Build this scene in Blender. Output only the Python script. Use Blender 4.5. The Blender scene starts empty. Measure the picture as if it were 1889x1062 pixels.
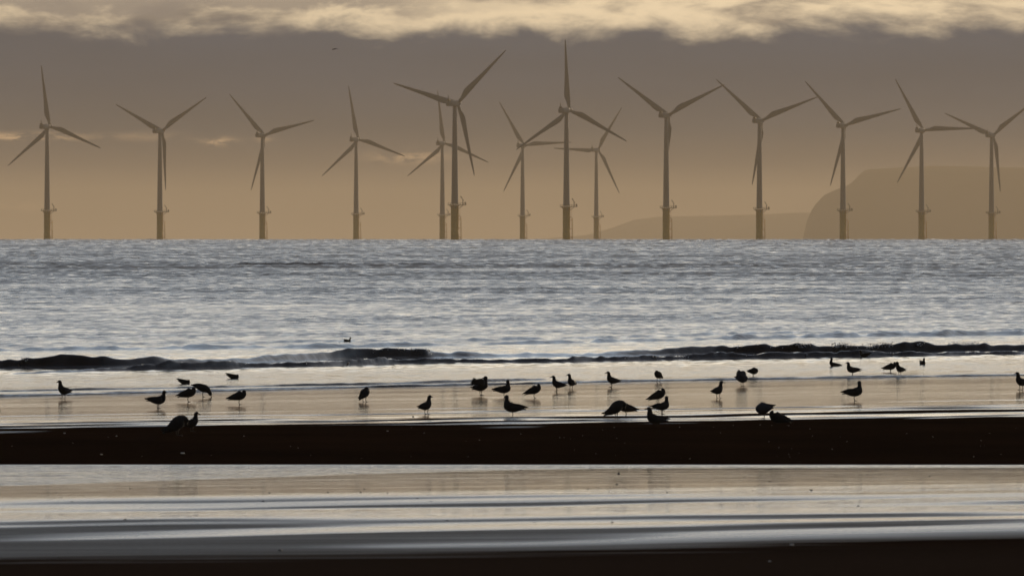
import bpy, bmesh, math, random
import numpy as np
from mathutils import Vector, Matrix

# ------------------------------------------------------------------ set-up
S = bpy.context.scene
C = S.collection
R_EARTH = 6371000.0
EYE = 3.25                       # camera height above the waterline
F = 300.0 / 36.0 * 1889.0        # focal length in pixels of the photograph
EYE_Y = 427.0                    # row of the eye level in the photograph

cam_d = bpy.data.cameras.new('camera')
cam_d.lens = 300.0
cam_d.sensor_width = 36.0
cam_d.clip_start = 1.0
cam_d.clip_end = 60000.0
cam_d.dof.use_dof = True
cam_d.dof.focus_distance = 240.0
cam_d.dof.aperture_fstop = 11.0
cam = bpy.data.objects.new('camera', cam_d)
C.objects.link(cam)
cam.location = (0, 0, EYE)
cam.rotation_euler = (math.radians(90) - math.atan((531.0 - EYE_Y) / F), 0, 0)
S.camera = cam

S.view_settings.view_transform = 'Standard'
S.view_settings.look = 'None'
S.view_settings.exposure = 0.0
S.view_settings.gamma = 1.0
S.cycles.sample_clamp_indirect = 4.0
S.cycles.max_bounces = 8
S.cycles.volume_bounces = 0
S.cycles.use_denoising = True

SUN_EL = math.radians(9.0)
SUN_AZ = math.radians(22.0)      # to the right of the view
sun_d = bpy.data.lights.new('sun', 'SUN')
sun_d.energy = 2.0
sun_d.angle = math.radians(0.5)
sun_d.color = (1.0, 0.76, 0.48)
sun = bpy.data.objects.new('sun', sun_d)
C.objects.link(sun)
sdir = Vector((math.sin(SUN_AZ) * math.cos(SUN_EL), math.cos(SUN_AZ) * math.cos(SUN_EL), math.sin(SUN_EL)))
sun.rotation_euler = sdir.to_track_quat('Z', 'Y').to_euler()
sun.location = (60, 60, 60)


class NT:
    """small helper round a node tree"""
    def __init__(self, tree):
        self.t = tree
        self.n = tree.nodes
        self.l = tree.links

    def put(self, sock, v):
        if v is None:
            return
        if hasattr(v, 'is_output'):
            self.l.new(v, sock)
        else:
            sock.default_value = v

    def math(self, op, a, b=None, c=None, clamp=False):
        n = self.n.new('ShaderNodeMath')
        n.operation = op
        n.use_clamp = clamp
        for i, v in enumerate((a, b, c)):
            self.put(n.inputs[i], v)
        return n.outputs[0]

    def step(self, x, a, b):
        n = self.n.new('ShaderNodeMapRange')
        n.interpolation_type = 'SMOOTHSTEP'
        self.put(n.inputs['Value'], x)
        self.put(n.inputs['From Min'], a)
        self.put(n.inputs['From Max'], b)
        return n.outputs['Result']

    def comb(self, x, y, z):
        n = self.n.new('ShaderNodeCombineXYZ')
        for i, v in enumerate((x, y, z)):
            self.put(n.inputs[i], v)
        return n.outputs[0]

    def noise(self, vec, scale=1.0, detail=4.0, rough=0.55, dist=0.0):
        n = self.n.new('ShaderNodeTexNoise')
        self.put(n.inputs['Vector'], vec)
        n.inputs['Scale'].default_value = scale
        n.inputs['Detail'].default_value = detail
        n.inputs['Roughness'].default_value = rough
        n.inputs['Distortion'].default_value = dist
        return n.outputs['Fac']

    def ramp(self, fac, stops):
        n = self.n.new('ShaderNodeValToRGB')
        e = n.color_ramp.elements
        while len(e) < len(stops):
            e.new(0.5)
        for el, (p, c) in zip(e, stops):
            el.position = p
            el.color = (*c, 1)
        self.put(n.inputs['Fac'], fac)
        return n.outputs['Color']

    def mix(self, f, a, b):
        n = self.n.new('ShaderNodeMix')
        n.data_type = 'RGBA'
        self.put(n.inputs['Factor'], f)
        for s, v in ((n.inputs[6], a), (n.inputs[7], b)):
            self.put(s, v if hasattr(v, 'is_output') else (*v, 1))
        return n.outputs[2]

    def scale(self, col, k):
        n = self.n.new('ShaderNodeVectorMath')
        n.operation = 'SCALE'
        self.put(n.inputs[0], col)
        self.put(n.inputs['Scale'], k)
        return n.outputs[0]


# ------------------------------------------------------------------ the sky
W = bpy.data.worlds.new('World')
S.world = W
W.use_nodes = True
W.node_tree.nodes.clear()
t = NT(W.node_tree)
out = t.n.new('ShaderNodeOutputWorld')
bg = t.n.new('ShaderNodeBackground')
bg.inputs['Strength'].default_value = 0.1
t.l.new(bg.outputs[0], out.inputs['Surface'])
nish = t.n.new('ShaderNodeTexSky')
nish.sky_type = 'NISHITA'
nish.sun_disc = False
nish.sun_elevation = SUN_EL
nish.sun_rotation = SUN_AZ
nish.air_density = 1.0
nish.dust_density = 2.0
tc = t.n.new('ShaderNodeTexCoord')
sep = t.n.new('ShaderNodeSeparateXYZ')
t.l.new(tc.outputs['Generated'], sep.inputs[0])
dx, dy, dz = sep.outputs
el = t.math('ARCSINE', dz)
az = t.math('ARCTAN2', dx, dy)
# low cloud bank just over the horizon, with a warm glow towards the sea
low = t.ramp(t.math('DIVIDE', el, 0.03), [
    (0.00, (0.360, 0.250, 0.155)), (0.12, (0.250, 0.180, 0.120)), (0.26, (0.090, 0.078, 0.078)), (0.40, (0.052, 0.060, 0.076)),
    (0.55, (0.058, 0.066, 0.086)), (0.80, (0.074, 0.084, 0.106)), (1.00, (0.082, 0.090, 0.108))])
lown = t.noise(t.comb(t.math('MULTIPLY', az, 28), t.math('MULTIPLY', el, 190), 3.1), 1.0, 4, 0.5)
low = t.scale(low, t.math('MULTIPLY_ADD', lown, 0.44, 0.78))
# a few lit rifts in the bank
rift = None
for a0, e0, wa, we, k in ((-0.0575, 0.01105, 0.0065, 0.00045, 0.85), (-0.0345, 0.01050, 0.0018, 0.00050, 0.8),
                          (-0.0290, 0.0108, 0.0010, 0.0004, 0.3), (-0.0122, 0.0087, 0.0042, 0.0007, 0.6),
                          (-0.043, 0.0111, 0.004, 0.0005, 0.25), (-0.058, 0.0029, 0.004, 0.0007, 0.25)):
    p = t.math('POWER', t.math('DIVIDE', t.math('SUBTRACT', az, a0), wa), 2.0)
    q = t.math('POWER', t.math('DIVIDE', t.math('SUBTRACT', el, e0), we), 2.0)
    g = t.math('MULTIPLY', t.math('EXPONENT', t.math('MULTIPLY', t.math('ADD', p, q), -1.0)), k)
    rift = g if rift is None else t.math('ADD', rift, g)
rn = t.noise(t.comb(t.math('MULTIPLY', az, 330), t.math('MULTIPLY', el, 1000), 7.7), 1.0, 5, 0.65)
rift = t.math('MULTIPLY', rift, t.step(rn, 0.40, 0.60), clamp=True)
low = t.mix(rift, low, (0.78, 0.50, 0.27))
# the lit edge of the higher cloud
edge_n = t.noise(t.comb(t.math('MULTIPLY', az, 110), t.math('MULTIPLY', el, 260), 1.3), 1.0, 8, 0.58, 0.25)
e2 = t.math('ADD', el, t.math('MULTIPLY', t.math('SUBTRACT', edge_n, 0.5), 0.0078))
band = t.step(e2, 0.0222, 0.0258)
wisp = t.noise(t.comb(t.math('MULTIPLY', az, 52), t.math('MULTIPLY', el, 190), 9.6), 1.0, 8, 0.6, 0.3)
left = t.step(az, 0.006, -0.02)
wm = t.step(t.math('ADD', wisp, t.math('MULTIPLY', left, 0.02)), 0.45, 0.70)
lit = t.mix(wm, (0.98, 0.77, 0.50), (0.26, 0.215, 0.175))
# left part: the strip is a narrow one with grey cloud over it
up = t.step(t.math('ADD', e2, t.math('MULTIPLY', left, 0.0004)), 0.0252, 0.0268)
lit = t.mix(t.math('MULTIPLY', t.math('MULTIPLY', up, left), 0.85), lit, (0.27, 0.225, 0.19))
# everything over the frame: cream cloud, then pale blue-white, then the dull zenith
high = t.ramp(t.math('POWER', t.math('DIVIDE', t.math('MAXIMUM', el, 0.0), 1.5708), 0.5), [
    (0.13, (0.95, 0.80, 0.58)), (0.19, (1.55, 1.40, 1.14)), (0.24, (0.95, 0.95, 0.92)),
    (0.31, (0.50, 0.605, 0.725)), (0.48, (0.38, 0.49, 0.65)), (0.62, (0.17, 0.21, 0.30)), (1.0, (0.055, 0.07, 0.10))])
hn = t.noise(t.comb(t.math('MULTIPLY', az, 5), t.math('MULTIPLY', el, 16), 0.4), 1.0, 5, 0.55)
high = t.scale(high, t.math('MULTIPLY_ADD', hn, 0.5, 0.75))
lit = t.mix(t.step(el, 0.026, 0.040), lit, high)
sky = t.mix(band, low, lit)
# the far side of the sky, behind the viewer, lies under the dark cloud
front = t.math('ADD', t.math('MULTIPLY', dx, math.sin(0.3)), t.math('MULTIPLY', dy, math.cos(0.3)))
fr = t.step(front, -0.25, 0.75)
sky = t.scale(sky, t.math('MULTIPLY_ADD', fr, 0.88, 0.12))
# clear-sky light (Nishita) shows through the cloud a little, high up
cov = t.math('MULTIPLY', t.step(el, 0.12, 0.6), 0.35)
sky10 = t.scale(sky, 10.0)
sky = t.mix(cov, sky10, nish.outputs[0])
below = t.step(el, -0.002, -0.02)
sky = t.mix(below, sky, (0.12, 0.10, 0.09))
t.l.new(sky, bg.inputs['Color'])


# ------------------------------------------------------------------ helpers
def material(name):
    m = bpy.data.materials.new(name)
    m.use_nodes = True
    nt = NT(m.node_tree)
    b = m.node_tree.nodes['Principled BSDF']
    return m, nt, b


def simple_mat(name, col, rough=0.6, spec=0.4, var=0.25, scale=6.0):
    m, nt, b = material(name)
    co = nt.n.new('ShaderNodeTexCoord')
    n = nt.noise(co.outputs['Object'], scale, 5, 0.6)
    c = nt.mix(n, tuple(v * (1 - var) for v in col), tuple(min(1, v * (1 + var)) for v in col))
    nt.l.new(c, b.inputs['Base Color'])
    b.inputs['Roughness'].default_value = rough
    b.inputs['Specular IOR Level'].default_value = spec
    return m


def mesh_obj(name, verts, faces, mat, parent=None, smooth=True):
    me = bpy.data.meshes.new(name)
    me.from_pydata([tuple(v) for v in verts], [], faces)
    me.update()
    if smooth:
        me.polygons.foreach_set('use_smooth', [True] * len(me.polygons))
    me.materials.append(mat)
    o = bpy.data.objects.new(name, me)
    C.objects.link(o)
    if parent:
        o.parent = parent
    return o


def grid_obj(name, X, Y, Z, mat, attrs=None):
    """one sheet from three 2-D arrays"""
    nr, nc = X.shape
    co = np.stack([X, Y, Z], -1).reshape(-1).astype(np.float32)
    i = (np.arange(nr - 1)[:, None] * nc + np.arange(nc - 1)[None, :]).reshape(-1)
    q = np.stack([i, i + 1, i + nc + 1, i + nc], -1).reshape(-1).astype(np.int32)
    nf = len(i)
    me = bpy.data.meshes.new(name)
    me.vertices.add(nr * nc)
    me.vertices.foreach_set('co', co)
    me.loops.add(nf * 4)
    me.loops.foreach_set('vertex_index', q)
    me.polygons.add(nf)
    me.polygons.foreach_set('loop_start', np.arange(0, nf * 4, 4, dtype=np.int32))
    me.polygons.foreach_set('use_smooth', np.ones(nf, dtype=bool))
    me.update(calc_edges=True)
    for k, v in (attrs or {}).items():
        a = me.attributes.new(k, 'FLOAT', 'POINT')
        a.data.foreach_set('value', v.reshape(-1).astype(np.float32))
    me.materials.append(mat)
    o = bpy.data.objects.new(name, me)
    C.objects.link(o)
    o['kind'] = 'structure'
    return o


def empty(name, loc=(0, 0, 0), rz=0.0):
    o = bpy.data.objects.new(name, None)
    o.empty_display_size = 0.2
    o.location = loc
    o.rotation_euler = (0, 0, rz)
    C.objects.link(o)
    return o


def tag(o, label, cat, group=None, kind=None):
    if label:
        o['label'] = label
    if cat:
        o['category'] = cat
    if group:
        o['group'] = group
    if kind:
        o['kind'] = kind


class MB:
    """collects shapes into one mesh"""
    def __init__(self):
        self.v, self.f = [], []

    def add(self, v, f):
        o = len(self.v)
        self.v += [Vector(p) for p in v]
        self.f += [tuple(i + o for i in g) for g in f]

    def loft(self, rings, closed=True):
        n = len(rings[0])
        v = [p for r in rings for p in r]
        f = []
        for i in range(len(rings) - 1):
            for j in range(n):
                a, b = i * n + j, i * n + (j + 1) % n
                f.append((a, b, b + n, a + n))
        f.append(tuple(range(n - 1, -1, -1)))
        f.append(tuple(range((len(rings) - 1) * n, len(rings) * n)))
        self.add(v, f)

    def tube(self, pts, rad, n=8):
        pts = [Vector(p) for p in pts]
        rings = []
        for i, p in enumerate(pts):
            d = (pts[min(i + 1, len(pts) - 1)] - pts[max(i - 1, 0)]).normalized()
            u = d.orthogonal().normalized() if abs(d.z) < 0.9 else d.cross(Vector((0, 1, 0))).normalized()
            w = d.cross(u)
            r = rad[i] if isinstance(rad, (list, tuple)) else rad
            rings.append([p + (u * math.cos(a) + w * math.sin(a)) * r
                          for a in (2 * math.pi * j / n for j in range(n))])
        self.loft(rings)

    def box(self, c, s):
        x, y, z = c
        a, b, h = s[0] / 2, s[1] / 2, s[2] / 2
        v = [(x + i * a, y + j * b, z + k * h) for k in (-1, 1) for j in (-1, 1) for i in (-1, 1)]
        self.add(v, [(0, 2, 3, 1), (4, 5, 7, 6), (0, 1, 5, 4), (2, 6, 7, 3), (0, 4, 6, 2), (1, 3, 7, 5)])

    def build(self, name, mat, parent=None, smooth=True):
        return mesh_obj(name, self.v, self.f, mat, parent, smooth)


RNG = np.random.default_rng(7)


def vnoise(x, y, seed):
    """smooth value noise on arrays, about -1..1"""
    r = np.random.default_rng(seed).uniform(-1, 1, (256, 256))
    xi, yi = np.floor(x).astype(int), np.floor(y).astype(int)
    fx, fy = x - xi, y - yi
    fx, fy = fx * fx * (3 - 2 * fx), fy * fy * (3 - 2 * fy)
    a, b = r[yi & 255, xi & 255], r[yi & 255, (xi + 1) & 255]
    c, d = r[(yi + 1) & 255, xi & 255], r[(yi + 1) & 255, (xi + 1) & 255]
    return (a * (1 - fx) + b * fx) * (1 - fy) + (c * (1 - fx) + d * fx) * fy


def sstep(a, b, x):
    u = np.clip((x - a) / (b - a), 0, 1)
    return u * u * (3 - 2 * u)


def line(tab):
    """a line on the water or sand given by where it is seen: returns x, distance (flat level)"""
    px, py = np.array(tab, float).T
    d = EYE * F / (py - EYE_Y)
    return (px - 944.5) / F * d, d


# ------------------------------------------------------------------ the beach
PZ = np.array([(-300, 2.6), (-50, 2.0), (0, 1.55), (40, 1.00), (60, 0.62), (71, 0.43), (80, 0.345), (95, 0.205), (117.5, 0.0),
               (119, -0.002), (120.2, 0.03), (123, 0.115), (126, 0.172), (129, 0.19), (134, 0.178), (140, 0.156), (148, 0.124), (156, 0.096),
               (170, 0.058), (184, 0.004), (200, -0.08), (240, -0.6), (420, -2.5), (900, -6)])


def shear(d):
    return np.interp(d, [60, 84, 106, 119, 128, 143, 180, 260], [0.45, 0.5, 0.45, 0.0, 0.45, 0.72, 0.93, 0.93])


def beach_q(x, d):
    return d - shear(d) * np.clip(x, -14, 14)


def beach_base(q):
    dense = np.linspace(-300, 900, 6001)
    z = np.interp(dense, PZ[:, 0], PZ[:, 1])
    k = np.hanning(9)
    k /= k.sum()
    z = np.convolve(np.pad(z, 4, 'edge'), k, 'valid')
    return np.interp(q, dense, z)


def beach_z(x, d):
    x, d = np.asarray(x, float), np.asarray(d, float)
    q = beach_q(x, d)
    z = beach_base(q)
    on = sstep(60, 75, q) * (1 - sstep(200, 215, q))
    bank = sstep(119.5, 123, q) * (1 - sstep(142, 150, q))
    wet = on * (1 - bank)
    pool = wet * (1 - sstep(116, 121, q))
    z = z + wet * (0.0011 * vnoise(x / 7 + 3, q / 1.1, 1) + 0.00045 * vnoise(x / 4, q / 0.45 + 9, 2)
                   + 0.0030 * vnoise(x / 16 + 5, q / 3.1 + 2, 3))
    z = z + pool * (0.012 * vnoise(x / 22 + 7, q / 6.0 + 1, 4) * (1 - sstep(100, 106, q)) + 0.0015 * vnoise(x / 12 + 1, q / 2.4 + 4, 8))
    z = z + bank * (0.012 * vnoise(x / 3.0, q / 1.5, 5) + 0.006 * vnoise(x / 1.1, q / 0.6, 6) + 0.003 * vnoise(x / 0.4, q / 0.3, 9))
    return z


def beach_wet(x, d):
    q = beach_q(x, d)
    n = 0.55 * vnoise(x / 9 + 3, q / 1.2 + 8, 11) + 0.45 * vnoise(x / 5, q / 0.5, 12)
    nb = vnoise(x / 14 + 9, q / 2.2 + 3, 13)
    ns = 0.5 * vnoise(x / 4.5 + 3, q / 1.5 + 8, 17) + 0.5 * vnoise(x / 2.5, q / 0.7, 18)
    far = sstep(-0.75, 0.75, (q - 142.5) / 6.0 + 0.4 * n + 2.3 * ns)
    qw = q + 1.2 * vnoise(x / 5 + 2, q / 6, 19) + 0.35 * vnoise(x / 1.7 + 2, q / 3, 20)
    soft = 0.74 * sstep(-0.16, 0.40, 0.6 * vnoise(x / 9 + 4, qw / 4.2 + 1, 15) + 0.4 * vnoise(x / 4, qw / 1.4, 16)) * (1 - sstep(98, 103, qw))
    soft = np.maximum(soft, 0.86 * (1 - sstep(75.0, 87.5, qw + 1.5 * n)))
    near = (1 - sstep(118.6, 119.3, q + 0.1 * n)) * sstep(-0.8, 0.9, (qw - 74.5) / 6.0 + 0.2 * n + 0.35 * ns) * (1 - soft)
    return np.clip(np.maximum(far, near), 0, 1)


def beach_ripple(x, d):
    '''how much the wind ruffles the film of water'''
    q = beach_q(x, d)
    n = 0.6 * vnoise(x / 13 + 9, q / 2.0 + 3, 13) + 0.4 * vnoise(x / 6, q / 0.7, 14)
    edge = np.interp(x, [-30, -6.4, -3, 0, 2, 30], [100, 106.5, 111.5, 115.6, 117.5, 117.6])
    wedge = sstep(-0.2, 0.5, (d - edge) / 1.0 + 0.3 * n) * (1 - sstep(119, 121, d)) * (0.55 + 0.45 * sstep(-0.4, 0.4, n))
    lower = (1 - sstep(101.5, 104.5, q + 1.5 * n)) * (0.2 + 0.45 * sstep(-0.35, 0.5, n))
    d2 = 0.11 + 0.10 * sstep(0.1, 0.7, n)
    return np.clip(np.maximum(np.maximum(wedge, lower), d2), 0, 1)


rows = np.concatenate([np.arange(-300, 55, 6.0), np.arange(55, 118, 0.16), np.arange(118, 128, 0.08), np.arange(128, 200, 0.16), np.arange(200, 900, 8.0)])
cols = np.concatenate([np.arange(-400, -22, 12.0), np.arange(-22, 22, 0.22), np.arange(22, 401, 12.0)])
X, Y = np.meshgrid(cols, rows)
Z = beach_z(X, Y)

sand_m, nt, b = material('beach_sand')
at = nt.n.new('ShaderNodeAttribute')
at.attribute_name = 'wet'
wet = at.outputs['Fac']
co = nt.n.new('ShaderNodeTexCoord')
gr = nt.noise(co.outputs['Object'], 14.0, 6, 0.7)
mp = nt.n.new('ShaderNodeMapping')
mp.inputs['Scale'].default_value = (0.12, 2.2, 1.0)
nt.l.new(co.outputs['Object'], mp.inputs['Vector'])
st = nt.noise(mp.outputs[0], 1.0, 5, 0.6)
lg = nt.noise(co.outputs['Object'], 0.25, 4, 0.6)
dry = nt.mix(nt.math('MULTIPLY', gr, nt.math('MULTIPLY', lg, 1.8)), (0.004, 0.0025, 0.002), (0.036, 0.017, 0.010))
sy = nt.n.new('ShaderNodeSeparateXYZ')
nt.l.new(co.outputs['Object'], sy.inputs[0])
dry = nt.mix(nt.step(sy.outputs[1], 84.0, 72.0), dry, nt.mix(gr, (0.022, 0.014, 0.010), (0.05, 0.034, 0.025)))
dmp = nt.mix(st, (0.006, 0.005, 0.006), (0.012, 0.010, 0.010))
nt.l.new(nt.mix(wet, dry, dmp), b.inputs['Base Color'])
w2 = nt.math('ADD', wet, nt.math('MULTIPLY', nt.math('SUBTRACT', st, 0.5), nt.math('MULTIPLY', nt.math('SUBTRACT', 1.0, wet), 0.35)), clamp=True)
rg = nt.ramp(w2, [(0.0, (0.95,) * 3), (0.22, (0.5,) * 3), (0.55, (0.22,) * 3), (1.0, (0.05,) * 3)])
nt.l.new(rg, b.inputs['Roughness'])
b.inputs['IOR'].default_value = 1.33
nt.l.new(nt.math('MULTIPLY', nt.step(w2, 0.15, 0.75), 0.5), b.inputs['Specular IOR Level'])
bp = nt.n.new('ShaderNodeBump')
bp.inputs['Distance'].default_value = 0.02
nt.l.new(nt.math('MULTIPLY_ADD', wet, -0.98, 0.98), bp.inputs['Strength'])
nt.l.new(gr, bp.inputs['Height'])
nt.l.new(bp.outputs[0], b.inputs['Normal'])
at2 = nt.n.new('ShaderNodeAttribute')
at2.attribute_name = 'ripple'
mp2 = nt.n.new('ShaderNodeMapping')
mp2.inputs['Scale'].default_value = (0.7, 2.6, 1.0)
nt.l.new(co.outputs['Object'], mp2.inputs['Vector'])
rp = nt.noise(mp2.outputs[0], 1.0, 4, 0.6)
bp2 = nt.n.new('ShaderNodeBump')
bp2.inputs['Distance'].default_value = 0.045
nt.l.new(at2.outputs['Fac'], bp2.inputs['Strength'])
nt.l.new(rp, bp2.inputs['Height'])
nt.l.new(bp.outputs[0], bp2.inputs['Normal'])
nt.l.new(bp2.outputs[0], b.inputs['Normal'])
beach = grid_obj('beach', X, Y, Z, sand_m, {'wet': beach_wet(X, Y), 'ripple': beach_ripple(X, Y)})

# ------------------------------------------------------------------ the sea
EDGE_X, EDGE_D = line([(-700, 748), (0, 735), (300, 727), (630, 717), (940, 710), (1200, 704), (1500, 699), (1889, 693), (2600, 682)])
STEP_X, STEP_D = line([(-700, 734), (0, 725), (300, 719), (480, 715), (700, 711), (870, 706), (1010, 701), (1300, 692)])
STEP_A = (np.array([0, 0, 300, 480, 700, 870, 1000, 1015, 1300]) - 944.5, np.array([.035, .035, .03, .03, .035, .04, .035, 0.0, 0.0]))
W1X, W1D = line([(-700, 690), (0, 679), (200, 677), (400, 672), (640, 662), (790, 660), (930, 659), (1100, 658), (1330, 653), (1500, 652), (1889, 648), (2600, 641)])
W1H = line([(-700, 680), (0, 678), (100, 677), (250, 675), (400, 672), (500, 668), (600, 664), (650, 661), (785, 660), (800, 660), (870, 659), (930, 659), (1050, 658), (1130, 657), (1200, 656), (1330, 653), (1500, 652), (1889, 648), (2600, 641)])[0]
W1A = np.array([14, 17, 20, 17, 12, 11, 13, 18, 17, 12, 12, 8, 6, 8, 12, 17, 18, 17, 15]) / 77.0
W1F = np.array([.34, .3, .3, .36, .75, .8, .5, .3, .3, .8, .8, 1.2, 1.4, 1.0, .6, .3, .3, .4, .4])
W2X, W2D = line([(-700, 697), (0, 690), (170, 684), (300, 681), (600, 675), (700, 671), (850, 668), (1000, 668), (1200, 664), (1500, 659), (1889, 653), (2600, 646)])
W2A = np.array([0, 0, 4, 9, 7, 8, 4, 6, 7, 7, 5, 5]) / 77.0
W3X, W3D = line([(-700, 655), (0, 648), (300, 645), (900, 637), (1130, 630), (1400, 624), (1650, 619), (1889, 618), (2600, 614)])
W3A = np.array([2, 4, 5, 4, 5, 6, 7, 6, 5]) / 60.0
W4X, W4D = line([(-700, 640), (0, 637), (300, 634), (900, 628), (1400, 616), (1889, 610), (2600, 605)])
W4A = np.array([2, 3, 2, 3, 3, 3, 3]) / 60.0


def crest(x, d, LX, LD, AX, A, face, back, seed, jag=0.12, var=0.25):
    dn = np.linspace(-80, 80, 1601)
    kr = np.hanning(19)
    fl = np.convolve(np.pad(np.interp(dn, LX, LD), 9, 'edge'), kr / kr.sum(), 'valid')
    foot = np.interp(x, dn, fl) + jag * vnoise(x / 0.7, d * 0 + seed, seed) + 2 * jag * vnoise(x / 2.6, d * 0 + seed, seed + 1)
    a = np.interp(x, AX, A) * (1 + var * vnoise(x / 0.55, d * 0 + 3, seed + 2) + 0.5 * var * vnoise(x / 1.7, d * 0 + 3, seed + 3) + 0.5 * var * vnoise(x / 0.2, d * 0 + 3, seed + 4))
    a = a * (np.abs(x) < 60)
    s = d - foot
    if not np.isscalar(face):
        face = np.interp(x, AX, face)
    return np.where(s < face, a * sstep(0, face, s), a * np.exp(-np.maximum(s - face, 0) / back))


far_rows = [300.0]
while far_rows[-1] < 7200:
    q0 = far_rows[-1]
    far_rows.append(q0 + (0.15 if 846 < q0 < 858 else 0.0020 * q0))
rows = np.concatenate([np.arange(150, 174, 0.5), np.arange(174, 188, 0.05), np.arange(188, 206, 0.22), np.arange(206, 224, 0.05),
                       np.arange(224, 300, 0.28), np.array(far_rows), np.geomspace(7300, 31500, 75)])
u = np.concatenate([-np.geomspace(1.0, 0.1, 10), np.linspace(-0.085, 0.085, 660), np.geomspace(0.1, 1.0, 10)])
Q, U = np.meshgrid(rows, u, indexing='ij')
X = np.clip(U * (Q + 60), -8000, 8000)
KS = 0.95 * (1 - sstep(235, 420, Q))
D = Q + KS * np.clip(X, -30, 30)
stepq = np.gradient(rows)
stepq = np.maximum(stepq, 0.0020 * rows)[:, None]
Lc = np.maximum(0.9, 6.0 * stepq)                     # the wave length that reads at this distance
hrms = np.interp(rows, [150, 200, 207, 222, 240, 300, 420, 6000, 26000], [.0006, .0015, .004, .006, .007, .014, .019, .27, .45])[:, None]
patch = 1 + 0.28 * vnoise(X / (0.09 * Q + 4) + 5, np.log(Q) * 26, 21) + 0.2 * vnoise(X / (0.03 * Q + 2), np.log(Q) * 70, 22)
fine = 1 + 0.62 * vnoise(X / (0.0011 * Q), np.log(Q) * 200, 23) + 0.25 * vnoise(X / (0.0035 * Q), np.log(Q) * 130, 24)
inner = (np.abs(U) <= 0.086)
H = np.zeros_like(Q)
NRM = np.zeros((len(rows), 1))
for L in np.geomspace(0.6, 130, 130):
    w = np.exp(-0.5 * (np.log(L / Lc) / 0.55) ** 2)
    if w.max() < 0.02:
        continue
    kx, ky = RNG.normal(0, 1.0) * 2 * math.pi / (0.20 * L + 0.25), 2 * math.pi / L      # short-crested chop
    ph = RNG.uniform(0, 6.28)
    sl = np.flatnonzero(w[:, 0] > 0.01)
    a = w[sl]
    p = kx * X[sl] + ky * D[sl] + ph
    H[sl] += a * (np.sin(p) + 0.25 * np.sin(2 * p + 1.3))
    NRM[sl] += 0.5 * w[sl] ** 2
H *= hrms / np.sqrt(NRM + 1e-9) * patch * inner
dedge = np.interp(X, EDGE_X, EDGE_D) + 0.25 * vnoise(X / 1.3, X * 0, 31) + 0.1 * vnoise(X / 0.4, X * 0, 32)
inside = sstep(0.0, 0.08, D - dedge)
swash = sstep(0, 25, D - dedge)
H *= 0.12 + 0.88 * swash
H += crest(X, D, W1X, W1D, W1H, W1A, W1F, 2.6, 41, 0.15, 0.24) * (1 + 0.10 * vnoise(X / 0.45 + D * 0.9, D / 0.6, 43) + 0.05 * vnoise(X / 0.2 - D * 1.2, D / 0.4, 44))
H += crest(X, D, W2X, W2D, W2X, W2A * 1.3, 0.14, 1.6, 51, 0.16, 0.35) * (1 + 0.2 * vnoise(X / 0.15, D / 0.3, 53))
H += crest(X, D, W3X, W3D, W3X, W3A, 0.9, 3.0, 61, 0.6, 0.5)
H += crest(X, D, W4X, W4D, W4X, W4A, 1.0, 3.0, 66, 0.6, 0.5)
H += crest(X, D, STEP_X, STEP_D, STEP_A[0] / F * 178, STEP_A[1] * 1.0, 0.07, 2.0, 71, 0.1, 0.4)
H += crest(X, D, EDGE_X, EDGE_D + 0.3, np.array([-60.0, 60.0]), np.array([0.020, 0.020]), 0.06, 1.2, 76, 0.06, 0.5)
# far ridge of breaking swell
ra = np.interp(X, (np.array([-200, 380, 430, 500, 560, 640, 690, 720, 760, 790, 830, 1889]) - 944.5) / F * 853,
               [.02, .04, .09, .17, .19, .12, .05, .09, .13, .09, .04, .03])
s = D - 853 - 1.2 * vnoise(X / 6, X * 0, 81)
H += ra * np.where(s < 0.5, sstep(0, 0.5, s), np.exp(-np.maximum(s - 0.5, 0) / 4)) * inner
zb = beach_base(beach_q(np.clip(X, -400, 400), np.clip(D, -300, 895)))
film = np.maximum(zb + 0.014, 0.0)
Z = np.where(D < 215, film + H, H)
Z = inside * (Z + 0.004) + (1 - inside) * (zb - 0.04)
Z = Z - (X * X + D * D) / (2 * R_EARTH)

sea_m, nt, b = material('sea_water')
b.inputs['Base Color'].default_value = (0.012, 0.007, 0.005, 1)
b.inputs['IOR'].default_value = 1.333
at = nt.n.new('ShaderNodeAttribute')
at.attribute_name = 'chop'
nt.l.new(nt.math('MULTIPLY_ADD', at.outputs['Fac'], 0.24, 0.05), b.inputs['Roughness'])
co = nt.n.new('ShaderNodeTexCoord')
mp = nt.n.new('ShaderNodeMapping')
mp.inputs['Scale'].default_value = (0.9, 2.0, 1.0)
nt.l.new(co.outputs['Object'], mp.inputs['Vector'])
n1 = nt.noise(mp.outputs[0], 1.6, 4, 0.55)
bp = nt.n.new('ShaderNodeBump')
nt.l.new(at.outputs['Fac'], bp.inputs['Strength'])
bp.inputs['Distance'].default_value = 0.13
nt.l.new(n1, bp.inputs['Height'])
nt.l.new(bp.outputs[0], b.inputs['Normal'])
sea = grid_obj('sea', X, D, Z, sea_m, {'chop': np.clip(np.interp(Q, [150, 196, 208, 224, 250, 330, 500, 650, 800, 1000, 1500, 26000], [.13, .13, .07, .10, .42, .62, .82, 1.0, 1.2, 1.1, .95, .9]) * patch * np.clip(fine, 0.1, 2.2), 0, 2)})
del X, Y, Z, Q, U, D, H, KS, patch, inner, zb, film, s, ra, inside, swash, dedge

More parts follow.
